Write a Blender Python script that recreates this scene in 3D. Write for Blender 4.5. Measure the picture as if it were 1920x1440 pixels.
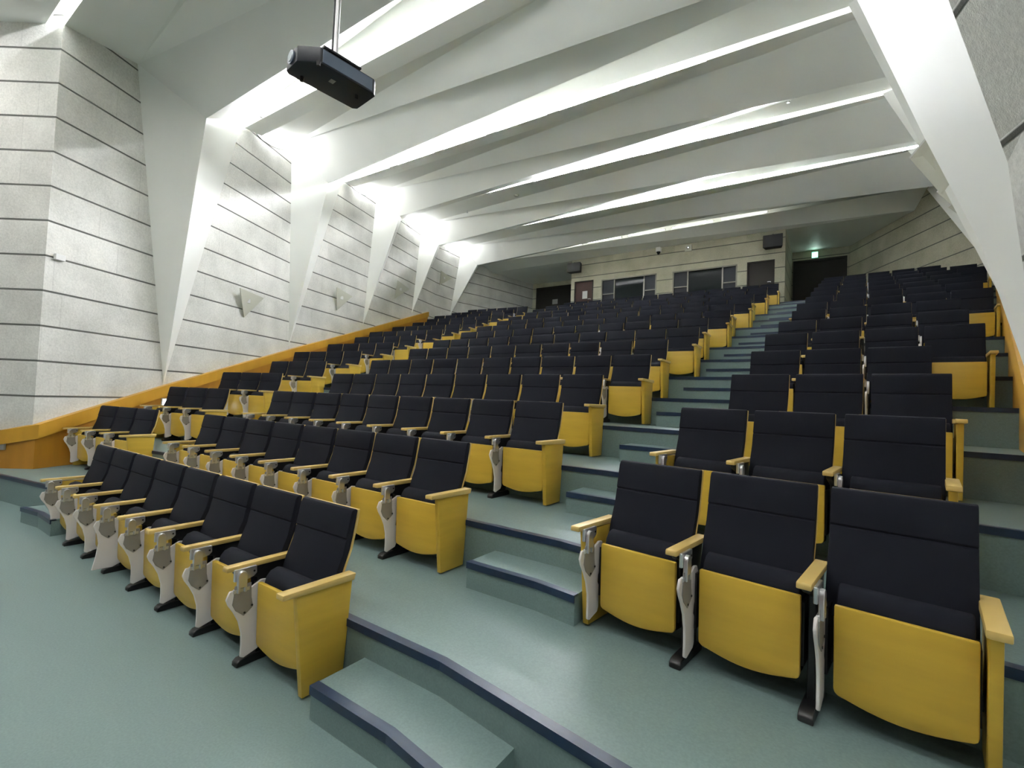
import bpy, bmesh, math, random
from mathutils import Matrix, Vector
random.seed(7)
for o in list(bpy.data.objects): bpy.data.objects.remove(o)
S = bpy.context.scene
COL = S.collection

# ------------------------------------------------------------------ camera
F, PIT, ROL, YAW, ZC = 890.0, .0349, .0408, -.5997, 1.648
def cam_axes():
    cy, sy, cp, sp, cr, sr = math.cos(YAW), math.sin(YAW), math.cos(PIT), math.sin(PIT), math.cos(ROL), math.sin(ROL)
    A = Matrix(((cy, -sy, 0), (sy, cy, 0), (0, 0, 1)))
    B = Matrix(((1, 0, 0), (0, cp, sp), (0, -sp, cp)))
    M = B @ A
    return cr*M[0] + sr*M[2], M[1], -sr*M[0] + cr*M[2]
rt, fw, up = cam_axes()
cd = bpy.data.cameras.new('camera'); co = bpy.data.objects.new('camera', cd); COL.objects.link(co)
cd.sensor_fit = 'HORIZONTAL'; cd.sensor_width = 36; cd.lens = F/1920*36; cd.clip_start = .05; cd.clip_end = 200
co.matrix_world = Matrix(((rt.x, up.x, -fw.x, 0), (rt.y, up.y, -fw.y, 0), (rt.z, up.z, -fw.z, ZC), (0, 0, 0, 1)))
S.camera = co
# ------------------------------------------------------------------ world, exposure
w = bpy.data.worlds.new('world'); S.world = w; w.use_nodes = True
w.node_tree.nodes['Background'].inputs[0].default_value = (.8, .9, 1, 1)
w.node_tree.nodes['Background'].inputs[1].default_value = .02
S.view_settings.view_transform = 'Standard'; S.view_settings.look = 'None'
S.view_settings.gamma = 1; S.view_settings.use_curve_mapping = False
S.view_settings.exposure = 1.82
S.cycles.max_bounces = 16; S.cycles.diffuse_bounces = 10; S.cycles.glossy_bounces = 4
TUBE = 190.0; TUBE2 = 70.0          # radiance of a slot tube and of an added platform tube

# ------------------------------------------------------------------ materials
def mat(name, col, rough=.6, metal=0, noise=None, bump=0, bscale=200, spec=None, sheen=0):
    m = bpy.data.materials.new(name); m.use_nodes = True
    nt = m.node_tree; b = nt.nodes['Principled BSDF']
    b.inputs['Base Color'].default_value = (*col, 1); b.inputs['Roughness'].default_value = rough
    b.inputs['Metallic'].default_value = metal
    if spec is not None: b.inputs['Specular IOR Level'].default_value = spec
    if sheen: b.inputs['Sheen Weight'].default_value = sheen
    tc = nt.nodes.new('ShaderNodeTexCoord')
    if noise:
        sc, amt, det = noise
        n = nt.nodes.new('ShaderNodeTexNoise'); n.inputs['Scale'].default_value = sc; n.inputs['Detail'].default_value = det
        nt.links.new(tc.outputs['Object'], n.inputs['Vector'])
        r = nt.nodes.new('ShaderNodeMapRange'); r.inputs[1].default_value = .3; r.inputs[2].default_value = .7
        r.inputs[3].default_value = 1-amt; r.inputs[4].default_value = 1+amt
        nt.links.new(n.outputs['Fac'], r.inputs[0])
        mx = nt.nodes.new('ShaderNodeVectorMath'); mx.operation = 'SCALE'; mx.inputs[0].default_value = col
        nt.links.new(r.outputs[0], mx.inputs['Scale']); nt.links.new(mx.outputs[0], b.inputs['Base Color'])
    if bump:
        n2 = nt.nodes.new('ShaderNodeTexNoise'); n2.inputs['Scale'].default_value = bscale; n2.inputs['Detail'].default_value = 3
        nt.links.new(tc.outputs['Object'], n2.inputs['Vector'])
        bp = nt.nodes.new('ShaderNodeBump'); bp.inputs['Strength'].default_value = bump; bp.inputs['Distance'].default_value = .01
        nt.links.new(n2.outputs['Fac'], bp.inputs['Height']); nt.links.new(bp.outputs[0], b.inputs['Normal'])
    return m
def emis(name, col, s):
    m = bpy.data.materials.new(name); m.use_nodes = True; nt = m.node_tree
    b = nt.nodes['Principled BSDF']; b.inputs['Base Color'].default_value = (.8, .8, .8, 1)
    b.inputs['Emission Color'].default_value = (*col, 1); b.inputs['Emission Strength'].default_value = s
    return m
def wood(name, col, scale=(3, 3, 40), amt=.10, rough=.38):
    m = mat(name, col, rough); nt = m.node_tree; b = nt.nodes['Principled BSDF']
    tc = nt.nodes.new('ShaderNodeTexCoord'); mp = nt.nodes.new('ShaderNodeMapping'); mp.inputs['Scale'].default_value = scale
    n = nt.nodes.new('ShaderNodeTexNoise'); n.inputs['Scale'].default_value = 1.0; n.inputs['Detail'].default_value = 4
    nt.links.new(tc.outputs['Object'], mp.inputs[0]); nt.links.new(mp.outputs[0], n.inputs['Vector'])
    r = nt.nodes.new('ShaderNodeMapRange'); r.inputs[1].default_value = .3; r.inputs[2].default_value = .7
    r.inputs[3].default_value = 1-amt; r.inputs[4].default_value = 1+amt
    nt.links.new(n.outputs['Fac'], r.inputs[0])
    mx = nt.nodes.new('ShaderNodeVectorMath'); mx.operation = 'SCALE'; mx.inputs[0].default_value = col
    nt.links.new(r.outputs[0], mx.inputs['Scale']); nt.links.new(mx.outputs[0], b.inputs['Base Color'])
    return m
def stone(name='cast_stone', c0=(.50, .50, .47, 1), c1=(.82, .81, .775, 1), bl=1.9):
    m = mat(name, (.5, .5, .47), .9); nt = m.node_tree; b = nt.nodes['Principled BSDF']; L = nt.links
    uv = nt.nodes.new('ShaderNodeUVMap'); uv.uv_map = 'UVMap'
    sep = nt.nodes.new('ShaderNodeSeparateXYZ'); L.new(uv.outputs[0], sep.inputs[0])
    def math_(op, a, c=None, d=None):
        n = nt.nodes.new('ShaderNodeMath'); n.operation = op
        for i, v in enumerate((a, c, d)):
            if v is None: continue
            if hasattr(v, 'is_linked') or hasattr(v, 'links'): L.new(v, n.inputs[i])
            else: n.inputs[i].default_value = v
        return n.outputs[0]
    # horizontal joints every 0.533 m
    t = math_('DIVIDE', math_('SUBTRACT', sep.outputs[1], 6.75-.533*20), .533)
    fr = math_('FRACT', t)
    dist = math_('MINIMUM', fr, math_('SUBTRACT', 1.0, fr))
    joint = nt.nodes.new('ShaderNodeMapRange'); joint.inputs[1].default_value = .018; joint.inputs[2].default_value = .034
    joint.inputs[3].default_value = 1; joint.inputs[4].default_value = 0; L.new(dist, joint.inputs[0])
    # staggered upright joints, faint
    row = math_('FLOOR', t)
    sh = math_('MULTIPLY', math_('FRACT', math_('MULTIPLY', math_('SINE', math_('MULTIPLY', row, 12.9898)), 43.7)), bl)
    u = math_('DIVIDE', math_('ADD', sep.outputs[0], sh), bl)
    fu = math_('FRACT', u); du = math_('MINIMUM', fu, math_('SUBTRACT', 1.0, fu))
    vj = nt.nodes.new('ShaderNodeMapRange'); vj.inputs[1].default_value = .002; vj.inputs[2].default_value = .006
    vj.inputs[3].default_value = .14; vj.inputs[4].default_value = 0; L.new(du, vj.inputs[0])
    # block to block tone
    wn = nt.nodes.new('ShaderNodeTexWhiteNoise'); wn.noise_dimensions = '2D'
    cmb = nt.nodes.new('ShaderNodeCombineXYZ'); L.new(math_('FLOOR', u), cmb.inputs[0]); L.new(row, cmb.inputs[1]); L.new(cmb.outputs[0], wn.inputs['Vector'])
    tc = nt.nodes.new('ShaderNodeTexCoord')
    n1 = nt.nodes.new('ShaderNodeTexNoise'); n1.inputs['Scale'].default_value = 1.6; n1.inputs['Detail'].default_value = 5
    n2 = nt.nodes.new('ShaderNodeTexNoise'); n2.inputs['Scale'].default_value = 34; n2.inputs['Detail'].default_value = 6; n2.inputs['Roughness'].default_value = .7
    n3 = nt.nodes.new('ShaderNodeTexNoise'); n3.inputs['Scale'].default_value = 120; n3.inputs['Detail'].default_value = 2
    for n in (n1, n2, n3): L.new(tc.outputs['Object'], n.inputs['Vector'])
    k = math_('ADD', math_('MULTIPLY', n1.outputs['Fac'], .42), math_('MULTIPLY', n2.outputs['Fac'], .45))
    k = math_('ADD', k, math_('MULTIPLY', wn.outputs[0], .07))
    cr = nt.nodes.new('ShaderNodeValToRGB'); e = cr.color_ramp.elements
    e[0].position = .30; e[0].color = c0; e[1].position = .60; e[1].color = c1
    L.new(k, cr.inputs[0])
    k2 = None
    mx = nt.nodes.new('ShaderNodeMixRGB'); mx.inputs[2].default_value = (.12, .12, .11, 1)
    L.new(math_('MAXIMUM', joint.outputs[0], vj.outputs[0]), mx.inputs[0]); L.new(cr.outputs[0], mx.inputs[1]); L.new(mx.outputs[0], b.inputs['Base Color'])
    h = math_('ADD', math_('MULTIPLY', n2.outputs['Fac'], .8), math_('MULTIPLY', n3.outputs['Fac'], .35))
    h = math_('SUBTRACT', h, math_('MULTIPLY', joint.outputs[0], 2.2))
    bp = nt.nodes.new('ShaderNodeBump'); bp.inputs['Strength'].default_value = .55; bp.inputs['Distance'].default_value = .012
    L.new(h, bp.inputs['Height']); L.new(bp.outputs[0], b.inputs['Normal'])
    return m
M = dict(
    stone=stone(), stone_dimmed=stone('olive_stone_dimmed', (.33, .32, .23, 1), (.60, .58, .45, 1), 1.3),  # rear copy darkened to stand in for dim light; hue and block size differ
    white=mat('white_paint', (.84, .85, .82), .55, noise=(.7, .03, 2)),
    floor=mat('teal_vinyl', (.160, .230, .226), .42, noise=(90, .10, 4), bump=.04, bscale=300),
    nosing=mat('navy_nosing', (.009, .024, .060), .32, noise=(30, .12, 3)),
    maple=wood('maple', (.57, .375, .045), (2, 2, 14), .07, .35),
    edge=wood('maple_edge', (.62, .44, .145), (3, 3, 20), .06, .35),
    dado=wood('dado_wood', (.42, .19, .020), (6, 6, .8), .09, .38),
    cap=wood('dado_cap_wood', (.54, .285, .030), (5, 5, 1), .07, .36),
    cloth=mat('charcoal_fabric', (.0072, .0082, .0145), .85, bump=.25, bscale=900, spec=.22),
    black=mat('black_metal', (.008, .008, .009), .4),
    tablet=mat('white_plastic', (.74, .70, .685), .35),
    grey=mat('grey_plate', (.30, .29, .28), .4, .3),
    silver=mat('silver_metal', (.62, .62, .63), .28, .85),
    tube=emis('tube_light', (.97, .985, 1.03), TUBE),
    tube3=emis('rear_tube_light', (1.0, .99, .97), TUBE*.015),
    tube2=emis('added_platform_tube', (1.0, .985, .965), TUBE2),
    oval=emis('wall_glow_light', (.97, .98, 1.0), 8.0),
    fix=mat('lamp_housing', (.7, .7, .68), .5),
    dark=mat('dark_door', (.018, .014, .011), .7),
    brown=mat('brown_door', (.040, .014, .008), .7, noise=(3, .1, 3)),
    alu=mat('bronze_frame', (.25, .24, .20), .4, .6),
    glass=mat('booth_glass', (.018, .022, .022), .05, spec=.12),
    panel=mat('booth_panel', (.04, .043, .05), .5, spec=.1),
    front_dark=mat('dark_front_wall', (.10, .07, .06), .9, noise=(4, .1, 2)),
    paper=mat('paper', (.75, .75, .74), .7),
    proj=mat('projector_case', (.011, .014, .022), .5),
    projs=mat('projector_side', (.10, .13, .18), .35),
    lens=mat('lens_glass', (.5, .55, .6), .05, .2),
    speaker=mat('speaker_case', (.010, .010, .011), .6),
    cream=mat('cream_plate', (.56, .56, .48), .5),
    exitg=emis('exit_sign_light', (.12, .9, .5), 1.6),
    exitw=emis('exit_sign_white', (.85, 1, .95), 3.2),
    step=emis('step_light', (.9, .97, 1), 3.0),
)
# ------------------------------------------------------------------ mesh helpers
def to_mesh(name, verts, faces, m, smooth=False, uv=None, bevel=0, seg=2):
    me = bpy.data.meshes.new(name); me.from_pydata([tuple(v) for v in verts], [], faces); me.update()
    bm = bmesh.new(); bm.from_mesh(me)
    if bevel:
        bmesh.ops.recalc_face_normals(bm, faces=bm.faces)
        ed = [e for e in bm.edges if len(e.link_faces) == 2 and e.calc_face_angle(0) > .6]
        bmesh.ops.bevel(bm, geom=ed, offset=bevel, segments=seg, affect='EDGES', profile=.5, clamp_overlap=True)
    if not uv: bmesh.ops.recalc_face_normals(bm, faces=bm.faces)
    bm.to_mesh(me); bm.free()
    if uv:
        l = me.uv_layers.new(name='UVMap')
        for p in me.polygons:
            for li in p.loop_indices: l.data[li].uv = uv[me.loops[li].vertex_index]
    if smooth:
        me.polygons.foreach_set('use_smooth', [True]*len(me.polygons)); me.set_sharp_from_angle(angle=math.radians(35))
    if isinstance(m, (list, tuple)):
        for x in m: me.materials.append(x)
    else: me.materials.append(m)
    return me
def link(name, me, parent=None, loc=None, rot=None, mat_index=None):
    o = bpy.data.objects.new(name, me); COL.objects.link(o)
    if parent: o.parent = parent
    if loc: o.location = loc
    if rot: o.rotation_euler = rot
    return o
def structure(o): o['kind'] = 'structure'; return o
def tag(o, label, cat, group=None):
    o['label'] = label; o['category'] = cat
    if group: o['group'] = group
    return o
def extr_x(prof, x0, x1):            # prof: (y,z) outline
    n = len(prof); v = [(x0, y, z) for y, z in prof] + [(x1, y, z) for y, z in prof]
    f = [tuple(range(n))[::-1], tuple(range(n, 2*n))] + [(i, (i+1) % n, n+(i+1) % n, n+i) for i in range(n)]
    return v, f
def extr_y(prof, y0, y1):            # prof: (x,z)
    n = len(prof); v = [(x, y0, z) for x, z in prof] + [(x, y1, z) for x, z in prof]
    f = [tuple(range(n)), tuple(range(n, 2*n))[::-1]] + [(i, n+i, n+(i+1) % n, (i+1) % n) for i in range(n)]
    return v, f
def prism(poly, z0, z1):             # poly: (x,y), z0/z1 numbers
    n = len(poly); v = [(x, y, z0) for x, y in poly] + [(x, y, z1) for x, y in poly]
    f = [tuple(range(n))[::-1], tuple(range(n, 2*n))] + [(i, (i+1) % n, n+(i+1) % n, n+i) for i in range(n)]
    return v, f
def box(x0, x1, y0, y1, z0, z1): return prism([(x0, y0), (x1, y0), (x1, y1), (x0, y1)], z0, z1)
def cyl(r0, r1, z0, z1, n=20, ax='z', c=(0, 0, 0)):
    v = []
    for r, z in ((r0, z0), (r1, z1)):
        for i in range(n):
            a = 2*math.pi*i/n; p = (r*math.cos(a), r*math.sin(a), z)
            if ax == 'x': p = (p[2], p[0], p[1])
            if ax == 'y': p = (p[0], p[2], p[1])
            v.append((p[0]+c[0], p[1]+c[1], p[2]+c[2]))
    return v, [tuple(range(n))[::-1], tuple(range(n, 2*n))] + [(i, (i+1) % n, n+(i+1) % n, n+i) for i in range(n)]
def merge(*vf):
    V, Fc = [], []
    for v, f in vf:
        o = len(V); V += list(v); Fc += [tuple(i+o for i in q) for q in f]
    return V, Fc
def strip(name, la, lb, m, **k):     # ruled surface between two polylines of equal length
    n = len(la); v = list(la)+list(lb); f = []
    for i in range(n-1): f += [(i, i+1, n+i), (i+1, n+i+1, n+i)]
    return to_mesh(name, v, f, m, **k)

# ------------------------------------------------------------------ plan of the hall
WL = [(-9.89, 1.85), (-12.45, 7.3), (-14.75, 15.3), (-14.9, 17.0), (-14.6, 18.2), (-13.9, 22.0)]
def xwl(y):
    for (xa, ya), (xb, yb) in zip(WL[:-1], WL[1:]):
        if y <= yb: return xa+(xb-xa)*(y-ya)/(yb-ya)
    return WL[-1][0]
def xwr(y): return .31+.18*y if y <= 16.5 else 3.28+(y-16.5)*(-2.94/5.5)
Z = [0, .34, .694, 1.045, 1.399, 1.76, 2.115, 2.482, 2.831, 3.192, 3.547, 3.90, 4.26, 4.61, 4.96, 5.26]
def Yr(r): i = r-1; return 1.3975+1.1207*i+.0017*i*i
XC = {1: -2.35, 2: -2.41, 3: -2.18, 4: -2.26, 5: -2.06, 6: -2.17, 7: -1.965, 8: -2.065, 9: -1.864, 10: -1.985, 11: -1.775, 12: -1.875, 13: -1.69, 14: -1.80, 15: -1.60}
NC = {1: 8, 2: 8, 3: 9, 4: 9, 5: 10, 6: 10, 7: 11, 8: 11, 9: 12, 10: 12, 11: 13, 12: 13, 13: 14, 14: 14, 15: 14}
LS = {2: -8.25, 3: -8.52, 4: -8.83, 5: -9.29, 6: -9.55, 7: -9.71, 8: -10.05, 9: -10.09, 10: -10.38, 11: -10.62, 12: -10.95, 13: -11.09, 14: -11.41, 15: -11.45}
NL = {2: 3, 3: 3, 4: 3, 5: 3, 6: 4, 7: 4, 8: 4, 9: 5, 10: 5, 11: 5, 12: 5, 13: 6, 14: 6, 15: 6}
WLs = {2: .55, 3: .59, 4: .62, 5: .63, 6: .62, 7: .63, 8: .62, 9: .62, 10: .60, 11: .59, 12: .60, 13: .585, 14: .545, 15: .54}
RS = {2: -1.22, 3: -1.14, 4: -.94, 5: -.92, 6: -.90, 7: -.84, 8: -.74, 9: -.74, 10: -.65, 11: -.60, 12: -.58, 13: -.52, 14: -.48, 15: -.44}
NR = {2: 3, 3: 3, 4: 3, 5: 3, 6: 4, 7: 4, 8: 4, 9: 5, 10: 5, 11: 5, 12: 5, 13: 6, 14: 6, 15: 5}
def kinks(r):
    kl = (-7.4-.15*(r-1) if r <= 4 else LS[min(r, 15)]+.2); sl = .16 if r == 1 else (.14 if r <= 4 else .11)
    return kl, sl, (-1.6 if r == 1 else -1.55), (.13 if r <= 3 else .10)
def edge_y(r, x, off=.42):
    kl, sl, kr, sr = kinks(r); y = Yr(r)+off
    if x < kl: y -= sl*(kl-x)
    if x > kr: y -= sr*(x-kr)
    return y
# ------------------------------------------------------------------ floors
structure(link('floor', to_mesh('floor', *prism([(-16, -7), (6, -7), (6, 2.6), (-16, 2.6)], -.1, 0), M['floor'])))
ntrim = [0]
def nosing(pts, z, name=None):
    """navy edge strip following a front edge polyline (x,y) at height z"""
    V, Fc = [], []
    n = len(pts)
    prof = [(-.010, -.040), (-.010, .004), (.042, .004), (.042, -.01), (.002, -.01), (.002, -.040)]
    for x, y in pts: V += [(x, y+a, z+b) for a, b in prof]
    k = len(prof)
    for i in range(n-1):
        for j in range(k): Fc.append((i*k+j, i*k+(j+1) % k, (i+1)*k+(j+1) % k, (i+1)*k+j))
    Fc += [tuple(range(k))[::-1], tuple((n-1)*k+j for j in range(k))]
    ntrim[0] += 1
    return structure(link('trim_%d' % ntrim[0], to_mesh('nosing', V, Fc, M['nosing'])))
for r in range(1, 16):               # tier behind row r, at height Z[r]
    kl, sl, kr, sr = kinks(r)
    def line(q, ext=0):
        kq = kinks(q); xs = [xwl(Yr(q))-1.2, kq[0], kq[2], xwr(Yr(q))+.6]
        return [(x, edge_y(q, x)) for x in xs]
    fr = line(r)
    bk = [(x, y+.35) for x, y in line(r+1)] if r < 15 else [(-16, 23), (5, 23)]
    structure(link('floor', to_mesh('floor', *prism(fr+bk[::-1], Z[r-1]-.03, Z[r]), M['floor'])))
    a = fr[0]; x0 = xwl(a[1]); x1 = xwr(edge_y(r, xwr(Yr(r))))
    nosing([(x0, edge_y(r, x0)), fr[1], fr[2], (x1, edge_y(r, x1))], Z[r])
    zm = (Z[r-1]+Z[r])/2
    def half(xa, xb):
        xs = [xa]+[k for k in (kl, kr) if xa < k < xb]+[xb]
        f = [(x, edge_y(r, x)-.33) for x in xs]; b = [(x, edge_y(r, x)+.02) for x in xs]
        structure(link('floor', to_mesh('floor', *prism(f+b[::-1], Z[r-1]-.01, zm), M['floor'])))
        nosing(f, zm)
    xl = [-2.17, -2.10, -1.93, -1.9, -1.87, -1.84][r-1] if r <= 6 else -1.84+.06*(r-6)
    half(xl, RS[r]-.03 if r >= 2 else -1.11)
    cl = XC[r]-NC[r]*.58
    half((LS[r]+.06) if r >= 2 else -7.82, cl-.08 if r > 1 else -6.75-.15)

# ------------------------------------------------------------------ walls
def wall_strip(name, pts, z0, z1, m=None, flip=False):
    """pts (x,y) polyline, upright wall with running-length UV"""
    V, uv, d = [], [], 0
    for i, (x, y) in enumerate(pts):
        if i: d += math.dist(pts[i-1], pts[i])
        V += [(x, y, z0), (x, y, z1)]; uv += [(d, z0), (d, z1)]
    Fc = [(2*i, 2*i+2, 2*i+3, 2*i+1) for i in range(len(pts)-1)]
    return structure(link(name, to_mesh(name, V, Fc, m or M['stone'], uv=uv)))
FOLD = WL[0]; FD = (-.826, -.563)
F2 = (FOLD[0]+FD[0]*4.2, FOLD[1]+FD[1]*4.2)
wall_strip('wall_left', [(F2[0], -7), F2]+WL, -.1, 10.6)
wall_strip('wall_right', [(1.02, 3.95)]+[(xwr(y), y) for y in (5, 8, 12, 16.5)], -.1, 10.6)
wall_strip('wall_right', [(xwr(y), y) for y in (16.5, 22)], -.1, 10.6, M['stone_dimmed'])
wall_strip('wall_front', [(F2[0], -7), (4.5, -7)], -.1, 8, M['front_dark'])  # unseen wall, coloured dark to cut light bouncing to the back
# near right wall, leaning inward
e1 = [(1.02, 3.95, -.1), (.99, 3.85, 1.4), (.693, 3.3, 2.94), (.41, 2.9, 3.61), (.2, 2.6, 4.3), (.1, 2.35, 7.6)]
e2 = [(1.05, 1.7, -.1), (1.0, 1.6, 1.4), (.92, 1.5, 2.94), (.80, 1.4, 3.61), (.7, 1.3, 4.3), (.6, 1.2, 7.6)]
e3 = [(4.5, -.9, z) for _, _, z in e1]; e4 = [(4.5, -7, z) for _, _, z in e1]
V, uv = [], []
for u, col in ((0, e1), (2.0, e2), (6.2, e3), (12.3, e4)):
    for p in col: V.append(p); uv.append((u, p[2]))
Fc = [(c*6+i, c*6+i+1, (c+1)*6+i+1, (c+1)*6+i) for c in range(3) for i in range(5)]
structure(link('wall_right', to_mesh('wall_right', V, Fc, M['stone'], uv=uv)))
# back wall and control booth
wall_strip('wall_back', [(-14.2, 22), (.5, 22)], 5.0, 8.6, M['stone_dimmed'])
BX0, BX1, BY = -9.97, -1.55, 19.0
WIN = [(-8.50, -6.09, 5.9, 7.06), (-5.45, -3.09, 5.9, 7.04)]
DRS = [(-9.79, -8.88, 5.26, 7.10), (-2.76, -1.87, 5.26, 7.06)]
def wall_with_holes(name, y, x0, x1, z0, z1, holes):
    xs = sorted({x0, x1}|{h[0] for h in holes}|{h[1] for h in holes}); zs = sorted({z0, z1}|{h[2] for h in holes}|{h[3] for h in holes})
    V, uv, Fc = [], [], []
    for x in xs:
        for z in zs: V.append((x, y, z)); uv.append((x+20, z))
    nz = len(zs)
    for i in range(len(xs)-1):
        for j in range(nz-1):
            cx, cz = (xs[i]+xs[i+1])/2, (zs[j]+zs[j+1])/2
            if any(h[0] < cx < h[1] and h[2] < cz < h[3] for h in holes): continue
            Fc.append((i*nz+j, (i+1)*nz+j, (i+1)*nz+j+1, i*nz+j+1))
    return structure(link(name, to_mesh(name, V, Fc, M['stone_dimmed'], uv=uv)))
wall_with_holes('wall_back', BY, BX0, BX1, 5.2, 8.4, WIN+DRS)
wall_strip('wall_back', [(BX0, BY), (BX0, 22)], 5.2, 8.4, M['stone_dimmed']); wall_strip('wall_back', [(BX1, BY), (BX1, 22)], 5.2, 8.4, M['stone_dimmed'])
for i, (a, b, c, d) in enumerate(WIN):
    root = structure(bpy.data.objects.new('window_%d' % (i+1), None)); COL.objects.link(root); root.location = (a, BY, c)
    W_, H_ = b-a, d-c; fr = []
    t = .05; ups = [0, .24*W_, .775*W_, W_-t]
    for x in ups: fr.append(box(x, x+t, -.01, .11, 0, H_))
    fr += [box(0, W_, -.01, .11, 0, t), box(0, W_, -.01, .11, H_-t, H_), box(0, .24*W_, 0, .1, .42*H_, .42*H_+.035), box(.775*W_, W_, 0, .1, .42*H_, .42*H_+.035)]
    link('window_frame', to_mesh('window_frame', *merge(*fr), M['alu']), root)
    link('window_pane', to_mesh('window_pane', *box(.24*W_+t, .775*W_, .05, .06, t, H_-t), M['glass']), root)
    for xa, xb in ((t, .24*W_), (.775*W_+t, W_-t)):
        link('side_pane', to_mesh('side_pane', *box(xa, xb, .05, .06, t, H_-t), M['panel']), root)
def door(n, x0, x1, z0, z1, y, m, frame=.05):
    root = structure(bpy.data.objects.new('door_%d' % n, None)); COL.objects.link(root); root.location = (x0, y, z0)
    W_, H_ = x1-x0, z1-z0
    link('door_leaf', to_mesh('door_leaf', *box(frame, W_-frame, .02, .06, 0, H_-frame), m), root)
    link('door_frame', to_mesh('door_frame', *merge(box(0, frame, -.02, .1, 0, H_), box(W_-frame, W_, -.02, .1, 0, H_), box(frame, W_-frame, -.02, .1, H_-frame, H_)), M['dark']), root)
    link('door_handle', to_mesh('door_handle', *merge(cyl(.012, .012, -.05, .02, 12, 'y', (W_-.12, 0, 1.0)), box(W_-.22, W_-.11, -.06, -.045, .99, 1.01)), M['silver']), root)
    return root
door(1, *DRS[0][:2], *DRS[0][2:], BY, M['brown']); door(2, *DRS[1][:2], *DRS[1][2:], BY, M['dark'])
door(3, -13.6, -10.2, 5.26, 7.83, 21.9, M['dark'], .08); door(4, -1.5, .28, 5.26, 7.70, 21.9, M['dark'], .08)

# dado along the left wall
def wl_pt(y, off):                   # point on the left wall, moved into the hall
    for (xa, ya), (xb, yb) in zip(WL[:-1], WL[1:]):
        if y <= yb+1e-6:
            d = Vector((xb-xa, yb-ya)).normalized(); n = Vector((d.y, -d.x))
            p = Vector((xa+(xb-xa)*(y-ya)/(yb-ya), y)); return p+n*off
def dtop(y): return [1.0+(y-1.85)*.3466, 1.672+(y-3.788)*.3275, 2.801+(y-7.235)*.3355, 3.853+(y-10.371)*.343][0 if y < 3.788 else 1 if y < 7.235 else 2 if y < 10.371 else 3]
ys = [1.86, 2.8, 3.788, 5.5, 7.235, 8.8, 10.371, 12.5, 14.6]
def dado_strip(side, off0, off1, top_f, bot_f, m, name, frontpts):
    V = []; secs = []
    for (p0, p1, zt, zb) in frontpts: secs.append([(p0[0], p0[1], zb), (p1[0], p1[1], zb), (p1[0], p1[1], zt), (p0[0], p0[1], zt)])
    for y in ys:
        p0 = wl_pt(y, off0) if side == 'l' else Vector((xwr(y)-off0, y)); p1 = wl_pt(y, off1) if side == 'l' else Vector((xwr(y)-off1, y))
        secs.append([(p0.x, p0.y, bot_f(y)), (p1.x, p1.y, bot_f(y)), (p1.x, p1.y, top_f(y)), (p0.x, p0.y, top_f(y))])
    for s in secs: V += s
    Fc = [(0, 1, 2, 3), tuple(4*(len(secs)-1)+i for i in (3, 2, 1, 0))]
    for i in range(len(secs)-1):
        for j in range(4): Fc.append((4*i+j, 4*i+(j+1) % 4, 4*i+4+(j+1) % 4, 4*i+4+j))
    return structure(link(name, to_mesh(name, V, Fc, m)))
nf = Vector((.563, -.826)); dirf = Vector(FD)
def fp(d, o0, o1, zt, zb):
    b = Vector(FOLD)+dirf*d; return (tuple(b+nf*o0), tuple(b+nf*o1), zt, zb)
CAPH = .21
dado_strip('l', -.02, .10, dtop, lambda y: dtop(y)-CAPH, M['cap'], 'trim_90', [fp(4, -.02, .10, 0.0, -.2), fp(.47, -.02, .10, .885, .885-CAPH)])
dado_strip('l', -.02, .05, lambda y: dtop(y)-CAPH+.02, lambda y: max(-.05, dtop(y)-1.9), M['dado'], 'baseboard_left', [fp(4, -.02, .05, -.18, -.3), fp(.47, -.02, .05, .69, -.1)])
ys = [3.98, 5.5, 7.235, 8.8, 10.371, 12.5, 14.6]
dado_strip('r', -.02, .10, dtop, lambda y: dtop(y)-CAPH, M['cap'], 'trim_91', [])
dado_strip('r', -.02, .05, lambda y: dtop(y)-CAPH+.02, lambda y: max(-.05, dtop(y)-1.9), M['cap'], 'baseboard_right', [])

# ------------------------------------------------------------------ folded ceiling, beams and pilasters
A = [(-10.402, 2.941, 7.389), (-12.268, 6.912, 8.344), (-13.447, 10.768, 8.771), (-14.331, 13.841, 8.810), (-14.879, 17.082, 8.901)]
B = [(-11.496, 5.270, 7.916), (-12.944, 9.018, 8.440), (-13.903, 12.353, 8.447), (-14.761, 15.427, 8.422), (-14.636, 18.057, 8.194)]
T = [(-10.805, 3.798, 1.694), (-12.431, 7.233, 2.831), (-13.329, 10.359, 3.997), (-14.202, 13.393, 5.014), (-14.844, 16.361, 5.458)]
C = [(-9.438, 3.709, 6.501), (-11.742, 7.734, 7.472), (-12.754, 11.252, 7.971), (-13.716, 14.237, 7.958), (-14.376, 17.652, 8.108)]
AR = [(.1, 2.35, 7.5)]+[(xwr(a[1])+.05, a[1], z) for a, z in zip(A[1:], (7.276, 7.756, 7.857, 7.99))]
BR = [(xwr(b[1])+.05, b[1], z) for b, z in zip(B, (9.0, 9.07, 8.98, 9.1, 8.9))]
CR = [(-.55, 4.1, 6.9), (.06, 7.75, 7.3), (.67, 11.5, 7.97), (1.37, 14.7, 8.12), (2.1, 17.9, 8.28)]
CS = [CR[0], (1.5, 7.75, 7.98), (2.1, 11.5, 8.54), (2.7, 14.6, 8.79), (3.0, 17.8, 8.79)]    # right ends of the lowest beam edges
TR = [(.99, 3.9, 1.55), (xwr(7.25), 7.25, 2.6), (xwr(10.4), 10.4, 3.9), (xwr(13.5), 13.5, 4.95), (3.2, 16.6, 5.5)]
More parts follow.
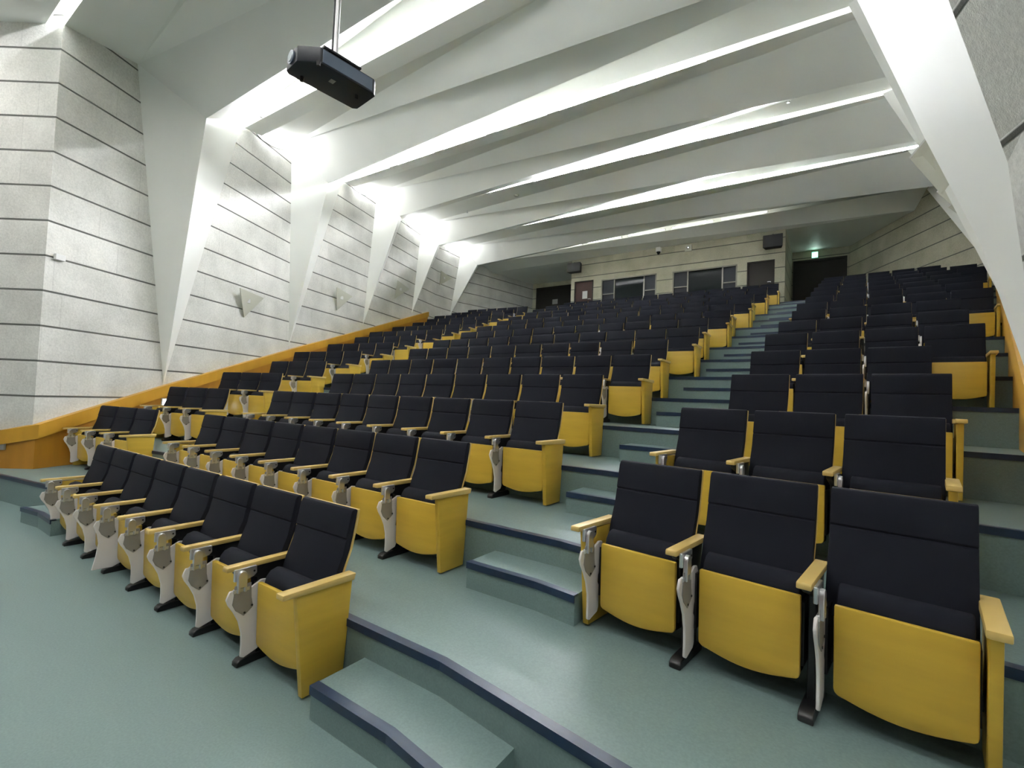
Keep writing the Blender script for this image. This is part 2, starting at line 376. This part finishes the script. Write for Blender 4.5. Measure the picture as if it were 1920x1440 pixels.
# ledges of the lamp slots: left end, right end
LEDGE = [((xwl(1.87)-.03, 1.87, 7.15), (.72, 1.87, 7.15)), ((B[0][0], 5.32, 7.75), (1.39, 5.72, 7.926)), ((B[1][0], 9.07, 8.314), (2.06, 9.47, 8.378)),
         ((B[2][0], 12.40, 8.674), (2.66, 12.80, 8.614)), ((B[3][0], 15.47, 8.65), (3.22, 15.88, 8.655)), ((B[4][0], 18.10, 8.349), (2.26, 18.51, 8.605))]
def lerp(a, b, t): return tuple(a[i]+(b[i]-a[i])*t for i in range(3))
for i in range(5):
    lL, lR = LEDGE[i]
    a, b, c, ar, br, cr_ = A[i], B[i], C[i], AR[i], BR[i], CS[i]
    structure(link('ceiling', to_mesh('ceiling', [lL, lR, a, ar], [(0, 1, 2), (2, 1, 3)], M['white'])))       # front face folded on its diagonal
    structure(link('ceiling', to_mesh('ceiling', [a, ar, c, cr_, b, br], [(0, 1, 3), (0, 3, 2), (2, 3, 5), (2, 5, 4)], M['white'])))   # soffit and rear face
for i in range(6):                   # recesses with the lamps
    lL, lR = LEDGE[i]
    if i == 0: bL, bR = (-14, 1.70, 7.15), (4.6, 1.70, 7.15)
    else: bL, bR = B[i-1], BR[i-1]
    dz = .25 if i == 0 else .06
    def prof(b, l, sx):              # front lip, hidden top, back wall, ledge
        e = (l[0], max(l[1]-.02, b[1]+.02), max(l[2]+(.22 if i == 1 else .34), b[2]) if sx < 0 else l[2]+.05)
        zt = max(e[2], b[2])+.30
        return [b, e, (l[0]+.1*sx, e[1]+.02, zt), (l[0]+.1*sx, l[1]+.45, zt), (l[0]+.1*sx, l[1]+.45, l[2]+dz), l]
    structure(link('ceiling', strip('ceiling', prof(bL, lL, -1), prof(bR, lR, 1), M['white'])))
# rear ceiling over the last rows and the booth, and the ceiling over the platform
structure(link('ceiling', to_mesh('ceiling', [(-15.4, 18.0, 8.30), LEDGE[5][0], LEDGE[5][1], (3.6, 18.4, 8.60), (3.6, 19.02, 8.09), (2.26, 19.02, 8.09), (-14.6, 19.02, 8.09), (-15.4, 19.02, 8.09), (3.6, 22.3, 8.09), (-15.4, 22.3, 8.09)], [(0, 1, 6, 7), (1, 2, 5, 6), (2, 3, 4, 5), (7, 6, 5, 4, 8, 9)], M['white'])))
structure(link('ceiling', to_mesh('ceiling', [(F2[0]-.1, -7.1, 7.15), (4.6, -7.1, 7.15), (4.6, 1.70, 7.15), (F2[0]-.1, 1.70, 7.15)], [(0, 1, 2, 3)], M['white'])))
# pilasters: inverted wedges
npil = [0]
def pilaster(a, b, c, t, lab):
    back = lambda p: (p[0]+(.04 if p[0] > -5 else -.04), p[1], p[2])
    o = link('pilaster', to_mesh('pilaster', [a, c, t, b, back(a), back(b), back(t)], [(0, 1, 2), (1, 3, 2), (0, 3, 1), (4, 6, 5), (0, 2, 6, 4), (2, 3, 5, 6), (0, 4, 5, 3)], M['white']))
    structure(o); return o
for i in range(5): pilaster(A[i], B[i], C[i], T[i], '')
for i in range(1, 5): pilaster(AR[i], BR[i], CR[i], TR[i], '')
rid = [(.99, 3.9, 1.55), (.9, 3.9, 1.92), (.71, 3.9, 2.69), (.46, 4.0, 3.46), (.085, 4.1, 4.65), (-.55, 4.25, 6.6)]
edg = [(.99, 3.85, 1.4), (.90, 3.65, 1.9), (.693, 3.3, 2.94), (.41, 2.9, 3.61), (.2, 2.6, 4.3), (.1, 2.35, 7.6)]
bck = [(1.02, 3.95, 1.5), (1.06, 4.2, 2.2), (1.1, 4.4, 3.2), (1.15, 4.7, 4.5), (1.2, 5.0, 6.5), (1.26, 5.27, 8.8)]
V = edg+rid+bck
structure(link('pilaster', to_mesh('pilaster', V, [(k*6+i, k*6+i+1, (k+1)*6+i+1, (k+1)*6+i) for k in range(2) for i in range(5)], M['white'], smooth=True)))

# ------------------------------------------------------------------ lamps in the recesses
TL = 1.5
tube_me = to_mesh('tube', *cyl(.019, .019, -TL/2, TL/2, 10, 'x'), M['tube'], smooth=True)
tube2_me = to_mesh('tube', *cyl(.019, .019, -TL/2, TL/2, 10, 'x'), M['tube2'], smooth=True)
tube3_me = to_mesh('tube', *cyl(.019, .019, -TL/2, TL/2, 10, 'x'), M['tube3'], smooth=True)
hous_me = to_mesh('housing', *merge(box(-TL/2-.03, TL/2+.03, .03, .09, -.02, .05), box(-TL/2-.03, -TL/2+.01, -.02, .04, -.02, .03), box(TL/2-.01, TL/2+.03, -.02, .04, -.02, .03)), M['fix'])
ordn = ['first', 'second', 'third', 'fourth', 'fifth', 'sixth', 'seventh', 'eighth', 'ninth', 'tenth', 'eleventh', 'twelfth', 'thirteenth', 'fourteenth', 'fifteenth']
M_REAR = tube3_me
def lamp(x, y, z, lab, grp, me=None):
    t = bpy.data.objects.new('fluorescent_lamp', None); COL.objects.link(t); t.location = (x, y, z)
    tag(t, lab, 'ceiling light', grp)
    link('lamp_tube', me or tube_me, t); link('lamp_housing', hous_me, t)
    return t
for i in range(6):
    lL, lR = LEDGE[i]; xl, xr = lL[0]+1.1, (-3.2, -3.2, -1.6, -1.2, -1.2, -1.2)[i]
    n = int((xr-xl)/1.78)+1
    for k in range(n):
        x = xl+k*1.78; q = lerp(lL, lR, (x-lL[0])/(lR[0]-lL[0]))
        lamp(x, q[1]+.20, q[2]+(.15 if i else .23), 'white tube lamp in the %s ceiling slot from the front, %s from the left wall' % (ordn[i], ordn[k]), 'tube lamps in the %s ceiling slot' % ordn[i], M_REAR if i == 5 else None)
    if 1 < i < 5:
        lamp(lR[0]-1.1, lR[1]+.20, lR[2]+.15, 'white tube lamp in the %s ceiling slot beside the right wall' % ordn[i], 'tube lamps in the %s ceiling slot' % ordn[i])
# glowing ovals added for the light pools where slots meet the left wall
for i in range(4):
    b, a = Vector(B[i]), Vector(A[i+1]); d = a-b; c = b+d*.56; u = d.normalized(); n = Vector((d.y, -d.x, 0)).normalized(); v = n.cross(u)
    if v.z < 0: v = -v
    ha, hb = d.length*.36, .17+.02*(3-i)
    V = []; N = 28
    for k, (sc, off) in enumerate(((1.0, .02), (1.0, .05), (.8, .10), (.4, .125))):
        for q in range(N):
            t = 2*math.pi*q/N; V.append(u*(ha*sc*math.cos(t))+v*(hb*sc*math.sin(t))+n*off)
    Fc = [tuple(range(N)), tuple(range(3*N, 4*N))]+[(k*N+q, k*N+(q+1) % N, (k+1)*N+(q+1) % N, (k+1)*N+q) for k in range(3) for q in range(N)]
    root = bpy.data.objects.new('wall_glow', None); COL.objects.link(root); root.location = c-v*.05
    tag(root, 'glowing oval added for a light pool high on the left wall, %s from the front' % ordn[i], 'added glow', 'added glow ovals on the left wall')
    link('glow_oval', to_mesh('glow_oval', V, Fc, M['oval'], smooth=True), root)
    W = [(u*(ha*1.03*math.cos(2*math.pi*q/N))+v*(hb*1.05*math.sin(2*math.pi*q/N))+n*o) for o in (-.02, .025) for q in range(N)]
    link('glow_base', to_mesh('glow_base', W, [tuple(range(N)), tuple(range(N, 2*N))]+[(q, (q+1) % N, N+(q+1) % N, N+q) for q in range(N)], M['fix']), root)
for j, y in enumerate((.2, -2.6)):  # unseen tubes added over the platform to light the front rows
    for k in range(5):
        lamp((-10.6, -7.4, -4.2, -2.0+1.9*j, 1.7+.6*j)[k], y-(.6 if k == 4 else 0), 7.04, 'unseen tube lamp added in the %s row of the platform ceiling, %s from the left' % (ordn[j], ordn[k]), 'added tube lamps over the platform', tube2_me)

# ------------------------------------------------------------------ seats
G = {}
back_f = [(.30, .40), (.355, .60), (.395, .70), (.412, .78), (.419, .786), (.412, .794), (.428, .87), (.440, .93), (.452, .952), (.475, .957), (.488, .948)]
back_b = [(.480, .90), (.462, .80), (.445, .72), (.402, .60), (.350, .40)]
G['backrest'] = to_mesh('backrest', *extr_x(back_f+back_b, .030, .550), M['cloth'], smooth=True, bevel=.009)
sh = [(.350, .38), (.402, .60), (.447, .72), (.464, .80), (.483, .90), (.488, .951)]
G['back_panel'] = to_mesh('back_panel', *extr_x([(y+.001, z) for y, z in sh]+[(y+.017, z) for y, z in sh[::-1]],   .034, .551), M['edge'], smooth=True, bevel=.003, seg=1)
G['seat'] = to_mesh('seat', *extr_x([(.186, .13), (.186, .485), (.196, .525), (.222, .556), (.262, .568), (.300, .556), (.326, .52), (.335, .46), (.330, .18), (.30, .12)], .092, .532), M['cloth'], smooth=True, bevel=.010)
pn = [(.088, .500), (.088, .155), (.092, .138), (.104, .128)]+[(.104+.424*t, .128+.006*t-.034*math.sin(math.pi*t)) for t in [i/12 for i in range(1, 12)]]+[(.528, .134), (.538, .142), (.542, .158), (.542, .500)]
v, f = extr_y(pn, .155, .183); v = [(x, y-.05*(z-.3)*.5, z) for x, y, z in v]
G['seat_panel'] = to_mesh('seat_panel', v, f, M['maple'], smooth=True, bevel=.006)
for p in G['seat_panel'].polygons:
    if p.normal.z > .7: pass
def arm(y1): return extr_x([(-.0, .578), (-.0, .600), (.006, .606), (y1, .606), (y1-.03, .578)], -.029, .029)
G['armrest'] = to_mesh('armrest', *arm(.425), M['edge'], smooth=True, bevel=.006)
G['end_armrest'] = to_mesh('end_armrest', *extr_x([(0, .572), (0, .602), (.450, .600), (.440, .560)], -.034, .034), M['edge'], smooth=True, bevel=.006)
G['end_panel'] = to_mesh('end_panel', *extr_x([(.085, .572), (.148, .012), (.400, .012), (.436, .565)], -.019, .019), M['maple'], smooth=True, bevel=.004)
st = merge(extr_x([(.20, .03), (.20, .50), (.05, .555), (.05, .577), (.39, .577), (.37, .45), (.33, .03)], -.016, .016),
           extr_x([(.085, 0), (.085, .026), (.105, .042), (.17, .048), (.36, .048), (.38, .03), (.38, 0)], -.030, .030))
G['stand'] = to_mesh('stand', *st, M['black'], smooth=True, bevel=.004, seg=1)
G['pivot_bar'] = to_mesh('pivot_bar', *merge(box(.02, .56, .30, .34, .20, .26), box(.045, .06, .2, .36, .18, .46), box(.535, .55, .2, .36, .18, .46)), M['black'])
tb = [(.002, .452), (.012, .474), (.036, .474), (.05, .46), (.125, .46), (.15, .475), (.195, .497), (.228, .492), (.240, .465), (.238, .40), (.222, .345), (.196, .300), (.190, .262), (.204, .240), (.208, .112), (.195, .085), (.112, .060), (.092, .072), (.094, .14), (.090, .21), (.070, .285), (.040, .345), (.008, .395), (-.006, .43)]
G['writing_tablet'] = to_mesh('writing_tablet', *extr_x(tb, .036, .050), M['tablet'], smooth=True, bevel=.003, seg=1)
tbw = [(.002, .452), (.012, .474), (.10, .47), (.235, .50), (.245, .46), (.225, .34), (.235, .20), (.245, .10), (.14, .055), (.0, .06), (.02, .16), (.035, .28), (.02, .36), (-.006, .43)]
G['wide_tablet'] = to_mesh('wide_tablet', *extr_x(tbw, .036, .050), M['tablet'], smooth=True, bevel=.003, seg=1)
G['hinge_plate'] = to_mesh('hinge_plate', *extr_x([(.036, .50), (.034, .44), (.028, .395), (.048, .355), (.098, .312), (.150, .352), (.138, .41), (.132, .50)], .050, .055), M['grey'], smooth=True, bevel=.0015, seg=1)
hg = merge(extr_x([(.036, .520), (.036, .590), (.165, .590), (.168, .545), (.150, .528), (.120, .520)], .029, .046),
           extr_x([(.048, .455), (.048, .555), (.058, .574), (.075, .582), (.092, .574), (.102, .555), (.102, .455), (.088, .455), (.088, .485), (.062, .485), (.062, .455)], .046, .068),
           extr_x([(.030, .455), (.030, .480), (.125, .480), (.125, .455)], .040, .056))
G['tablet_hinge'] = to_mesh('tablet_hinge', *hg, M['silver'], smooth=True, bevel=.003, seg=1)
G['tablet_bolt'] = to_mesh('tablet_bolt', *merge(cyl(.006, .006, .029, .058, 10, 'x', (0, .100, .330)), cyl(.006, .006, .029, .058, 10, 'x', (0, .142, .362)), cyl(.006, .006, .029, .048, 10, 'x', (0, .150, .560))), M['black'])

BLK = {'C': 'centre block', 'L': 'left block', 'R': 'right block'}
def seat(block, row, idx, n, x, y, z, ang, sx, last):
    r = bpy.data.objects.new('auditorium_seat', None); COL.objects.link(r)
    r.location = (x, y, z); r.rotation_euler = (0, 0, ang); r.scale = (sx, 1, 1)
    pos = 'rightmost' if idx == 0 else ('leftmost' if idx == n-1 else ordn[idx]+' from right')
    rown = row if block == 'C' else row-1
    tag(r, 'black tip-up seat, %s in the %s row of the %s' % (pos, ordn[rown-1], BLK[block]), 'auditorium seat', 'auditorium seats of the '+BLK[block])
    near = row <= 8
    link('seat', G['seat'], r); link('seat_panel', G['seat_panel'], r)
    link('backrest', G['backrest'], r); link('back_panel', G['back_panel'], r)
    link('armrest', G['armrest'], r)
    link('pivot_bar', G['pivot_bar'], r)
    if idx == n-1: link('end_panel', G['end_panel'], r)
    else: link('leg_stand', G['stand'], r)
    t = link('writing_tablet', G['wide_tablet' if (block, row, idx) == ('C', 1, 4) else 'writing_tablet'], r)
    link('tablet_hinge', G['tablet_hinge'], t)
    if near: link('tablet_plate', G['hinge_plate'], t)
    if row <= 4: link('tablet_bolt', G['tablet_bolt'], t)
    if last:
        link('end_panel', G['end_panel'], r, (.58, 0, 0)); link('end_armrest', G['end_armrest'], r, (.58, 0, 0))
for r in range(1, 16):
    for i in range(NC[r]):
        seat('C', r, i, NC[r], XC[r]-(i+1)*.58, Yr(r), Z[r-1], 0, 1, i == 0)
for r in range(2, 16):
    kl, sl, kr, sr = kinks(r)
    a = math.atan(sl); w_ = WLs[r]
    for i in range(NL[r]):
        x = LS[r]-(i+1)*w_*math.cos(a)
        seat('L', r, i, NL[r], x, edge_y(r, x, 0), Z[r-1], a, w_/.58, i == 0)
    a = -math.atan(sr); w_ = .565 if r == 2 else (.557 if r == 3 else .560)
    for i in range(NR[r]):
        k = NR[r]-1-i; x = RS[r]+k*w_*math.cos(a)
        seat('R', r, i, NR[r], x, edge_y(r, x, 0), Z[r-1], a, w_/.58, i == 0)

# ------------------------------------------------------------------ projector hung from the ceiling
pr = bpy.data.objects.new('ceiling_projector', None); COL.objects.link(pr); pr.location = (-2.93, 1.93, 3.87)
pr.rotation_euler = (0, 0, math.radians(-7)); pr.scale = (.86, .86, .86)
tag(pr, 'black ceiling projector with a round lens hanging on a silver pole', 'projector')
W2, D2, H2 = .14, .31, .062
oc = [(-.17, -D2), (.012, -D2), (W2, -D2+.12), (W2, D2-.03), (W2-.03, D2), (-.17, D2), (-.20, D2-.03), (-.20, -D2+.03)]
link('projector_body', to_mesh('projector_body', *prism(oc, -H2, H2), M['proj'], smooth=True, bevel=.008), pr)
link('side_panel', to_mesh('side_panel', *box(W2-.002, W2+.004, -D2+.14, D2-.05, -H2+.012, H2-.012), M['projs'], bevel=.002), pr)
ln = link('lens_ring', to_mesh('lens_ring', *cyl(.052, .046, -D2-.012, -D2+.01, 28, 'y', (-.078, 0, .004)), M['projs'], smooth=True), pr)
link('lens', to_mesh('lens', *cyl(.036, .040, -D2-.018, -D2-.010, 28, 'y', (-.078, 0, .004)), M['lens'], smooth=True), pr)
link('mount_plate', to_mesh('mount_plate', *merge(box(-.13, .13, -.16, .16, H2+.02, H2+.035), box(-.05, .05, -.05, .05, H2+.035, H2+.075), box(-.12, -.09, -.15, -.12, H2-.005, H2+.02), box(.09, .12, -.15, -.12, H2-.005, H2+.02), box(-.12, -.09, .12, .15, H2-.005, H2+.02), box(.09, .12, .12, .15, H2-.005, H2+.02)), M['black']), pr)
link('pole', to_mesh('pole', *cyl(.019, .019, H2+.07, 4.2, 16), M['silver'], smooth=True), pr)
link('cable', to_mesh('cable', *cyl(.011, .011, H2+.12, 4.2, 10, 'z', (-.035, -.01, 0)), M['black'], smooth=True), pr)
for px, py in ((-.14, -.2), (.14, -.2), (0, .2)):
    link('foot', to_mesh('foot', *cyl(.013, .016, -H2-.035, -H2, 14, 'z', (px, py, 0)), M['black'], smooth=True), pr)
link('rating_label', to_mesh('rating_label', *box(-.02, .03, -.04, 0, -H2-.002, -H2), M['grey']), pr)

# ------------------------------------------------------------------ triangular plates on the walls
def tri_plate(p, side, lab):
    (x0, y0, z0), (x1, y1, z1), (x2, y2, z2) = p
    n = Vector((y1-y0, -(x1-x0), 0)).normalized() * (1 if side == 'l' else -1)
    o = [.16, .16, .04]; front = [Vector(q)+n*k for q, k in zip(p, o)]; back = [Vector(q)+n*(k-.018) for q, k in zip(p, o)]
    base = (front[0]+front[1]+front[2])/3
    root = bpy.data.objects.new('wall_plate', None); COL.objects.link(root); root.location = base
    tag(root, lab, 'wall plate', 'triangular plates on the walls')
    v = [q-base for q in front+back]
    link('plate', to_mesh('plate', v, [(0, 1, 2), (5, 4, 3), (0, 3, 4, 1), (1, 4, 5, 2), (2, 5, 3, 0)], M['cream']), root)
    c = base-n*.11; q = c-base
    link('bracket', to_mesh('bracket', *box(q.x-.05, q.x+.05+n.x*.08, q.y-.05+min(0, n.y*.08), q.y+.05, q.z-.05, q.z+.05), M['fix']), root)
tp = [((-11.521, 5.322, 3.984), (-11.866, 6.058, 3.928), (-11.660, 5.618, 3.361)),
      ((-12.891, 8.833, 4.914), (-13.100, 9.560, 4.800), (-12.947, 9.028, 4.239)),
      ((-13.819, 12.063, 5.987), (-14.055, 12.884, 5.866), (-13.836, 12.121, 5.311)),
      ((-14.758, 15.386, 7.3), (-14.829, 16.191, 7.15), (-14.766, 15.480, 6.673))]
for i, p in enumerate(tp):
    tri_plate(p, 'l', 'cream triangular wall plate pointing down, %s from the front on the left wall' % ordn[i])

rp_ = [((.649, 6.8, 4.548), (.784, 6.8, 4.73), (.93, 6.95, 4.15)), ((1.323, 10.2, 5.346), (1.446, 10.2, 5.469), (1.60, 10.35, 5.05)), ((1.891, 13.2, 6.075), (1.99, 13.2, 6.18), (2.15, 13.35, 5.85))]
for i, p in enumerate(rp_):
    p = [Vector(q) for q in p]; base = sum(p, Vector())/3; d = Vector((.02, .03, 0))
    root = bpy.data.objects.new('wall_plate', None); COL.objects.link(root); root.location = base
    tag(root, 'cream triangular plate against the white pilaster, %s from the front on the right side' % ordn[i], 'wall plate', 'triangular plates on the right pilasters')
    far = p[1]+Vector((.45, .25, -.05))
    q = [p[0], p[1], far, p[2]]
    v = [x-base for x in q]+[x-base+d for x in q]
    link('plate', to_mesh('plate', v, [(0, 1, 2, 3), (7, 6, 5, 4), (0, 4, 5, 1), (1, 5, 6, 2), (2, 6, 7, 3), (3, 7, 4, 0)], M['cream']), root)
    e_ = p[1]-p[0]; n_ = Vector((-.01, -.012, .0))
    link('edge_highlight', to_mesh('edge_highlight', [p[0]-base, p[1]-base, p[1]-base+n_+Vector((0, 0, .012)), p[0]-base+n_+Vector((0, 0, .012))], [(0, 1, 2, 3)], M['paper']), root)  # white strip painted in for light caught on the top edge
# ------------------------------------------------------------------ small fittings
for nm, me, loc, lab, cat in (
    ('smoke_detector', cyl(.06, .10, -.05, 0, 24), (-3.275, 12.255, 8.80), 'round smoke detector under the third ceiling beam, right of centre', 'smoke detector'),
    ('smoke_detector', cyl(.06, .10, -.05, 0, 24), (-9.2, 13.247, 8.725), 'round smoke detector under the fourth ceiling beam, towards the left', 'smoke detector'),
    ('ceiling_sprinkler', merge(cyl(.012, .012, -.07, 0, 10), cyl(.035, .035, -.085, -.07, 14)), (-1.02, 12.46, 8.95), 'small sprinkler head under the third ceiling beam, far right', 'sprinkler'),
    ('ceiling_sprinkler', merge(cyl(.012, .012, -.07, 0, 10), cyl(.035, .035, -.085, -.07, 14)), (-11.642, 13.547, 8.767), 'small sprinkler head under the fourth ceiling beam, far left', 'sprinkler')):
    tag(link(nm, to_mesh(nm, *me, M['cream' if 'smoke' in nm else 'silver'], smooth=True), None, loc), lab, cat)
def thing(name, me, loc, lab, cat, grp=None, rot=None):
    return tag(link(name, me, None, loc, rot), lab, cat, grp)
a_l = math.atan2(5.45, -2.56)
sw = thing('wall_box', to_mesh('wall_box', *box(-.07, .07, -.03, .02, -.045, .045), M['paper'], bevel=.006), (-9.93, 2.02, 3.57), 'small white box on the stone joint of the left wall', 'wall box', rot=(0, 0, a_l-math.pi))
b = Vector(FOLD)+dirf*.42+nf*.06
thing('socket_plate', to_mesh('socket_plate', *box(-.09, .09, -.012, .02, -.045, .045), M['grey'], bevel=.004), (b.x, b.y, .66), 'grey socket plate on the wood panelling at the left edge', 'socket', rot=(0, 0, math.atan2(.563, .826)))
p = wl_pt(3.85, .07)
sl_ = bpy.data.objects.new('step_light', None); COL.objects.link(sl_); sl_.location = (p.x, p.y, 1.32); sl_.rotation_euler = (0, 0, a_l-math.pi)
tag(sl_, 'glowing white step light in the wood panelling behind the left seats', 'step light')
link('light_frame', to_mesh('light_frame', *merge(box(-.13, .13, -.02, .0, .08, .1), box(-.13, .13, -.02, .0, -.1, -.08), box(-.13, -.11, -.02, .0, -.08, .08), box(.11, .13, -.02, .0, -.08, .08)), M['fix']), sl_)
link('light_panel', to_mesh('light_panel', *box(-.11, .11, -.012, 0, -.08, .08), M['step']), sl_)
def speaker(x0, x1, z0, z1, lab):
    W_, H_ = x1-x0, z1-z0
    r = bpy.data.objects.new('loudspeaker', None); COL.objects.link(r); r.location = (x0+W_/2, BY-.28, z0)
    tag(r, lab, 'speaker', 'loudspeakers on the booth wall')
    link('speaker_cabinet', to_mesh('speaker_cabinet', *prism([(-W_/2, -.12), (W_/2, -.12), (W_/2-.06, .16), (-W_/2+.06, .16)], 0, H_), M['speaker'], bevel=.012), r)
    link('speaker_cone', to_mesh('speaker_cone', *merge(cyl(.13, .11, -.13, -.118, 24, 'y', (-.08, 0, H_*.5)), cyl(.045, .04, -.13, -.118, 20, 'y', (.17, 0, H_*.6))), M['black'], smooth=True), r)
    link('bracket', to_mesh('bracket', *merge(box(-.03, .03, .1, .28, H_*.45, H_*.55), box(-.03, .03, -.05, .1, H_, H_+.03), box(-.03, .03, .07, .1, H_*.5, H_+.03)), M['black']), r)
speaker(-10.0, -9.36, 7.45, 7.86, 'black loudspeaker high on the booth wall, above the brown door')
speaker(-2.22, -1.60, 7.40, 7.84, 'black loudspeaker high on the right end of the booth wall')
cm = bpy.data.objects.new('dome_camera', None); COL.objects.link(cm); cm.location = (-6.0, 18.85, 7.86)
tag(cm, 'small dome camera on the booth wall between the windows', 'security camera')
link('camera_base', to_mesh('camera_base', *merge(box(-.09, .09, -.09, .13, .02, .20)), M['paper'], bevel=.02), cm)
link('camera_dome', to_mesh('camera_dome', *cyl(.03, .08, -.09, .02, 20), M['glass'], smooth=True), cm)
fx = bpy.data.objects.new('wall_monitor', None); COL.objects.link(fx); fx.location = (-4.86, 18.97, 7.90)
tag(fx, 'square white wall sounder with a round centre, right of the dome camera', 'wall unit')
link('sounder_box', to_mesh('sounder_box', *box(-.13, .13, -.04, .03, -.13, .13), M['cream'], bevel=.01), fx)
link('sounder_disc', to_mesh('sounder_disc', *cyl(.06, .05, -.05, -.04, 20, 'y'), M['grey'], smooth=True), fx)
link('indicator', to_mesh('indicator', *cyl(.02, .02, -.058, -.05, 14, 'y', (0, 0, .01)), M['exitw']), fx)
ex = bpy.data.objects.new('exit_sign', None); COL.objects.link(ex); ex.location = (-.77, 21.95, 7.88); ex.scale = (.72, 1, .8)
tag(ex, 'lit green exit sign above the dark door on the right', 'exit sign')
link('sign_box', to_mesh('sign_box', *box(-.15, .15, -.03, .05, -.15, .15), M['fix'], bevel=.008), ex)
link('sign_face', to_mesh('sign_face', *box(-.14, .14, -.036, -.03, -.14, .14), M['exitg']), ex)
link('running_figure', to_mesh('running_figure', *merge(box(-.03, .11, -.04, -.036, -.11, .11), box(-.11, -.05, -.04, -.036, -.11, .06)), M['exitw']), ex)
thing('paper_notice', to_mesh('paper_notice', *box(-.12, .12, -.004, 0, -.17, .17), M['paper']), (-9.28, 19.018, 6.47), 'white paper notice on the brown booth door', 'notice')
thing('paper_notice', to_mesh('paper_notice2', *box(-.16, .16, -.004, 0, -.13, .13), M['grey']), (-12.43, 21.918, 7.0), 'grey paper notice on the dark double door at back left', 'notice')
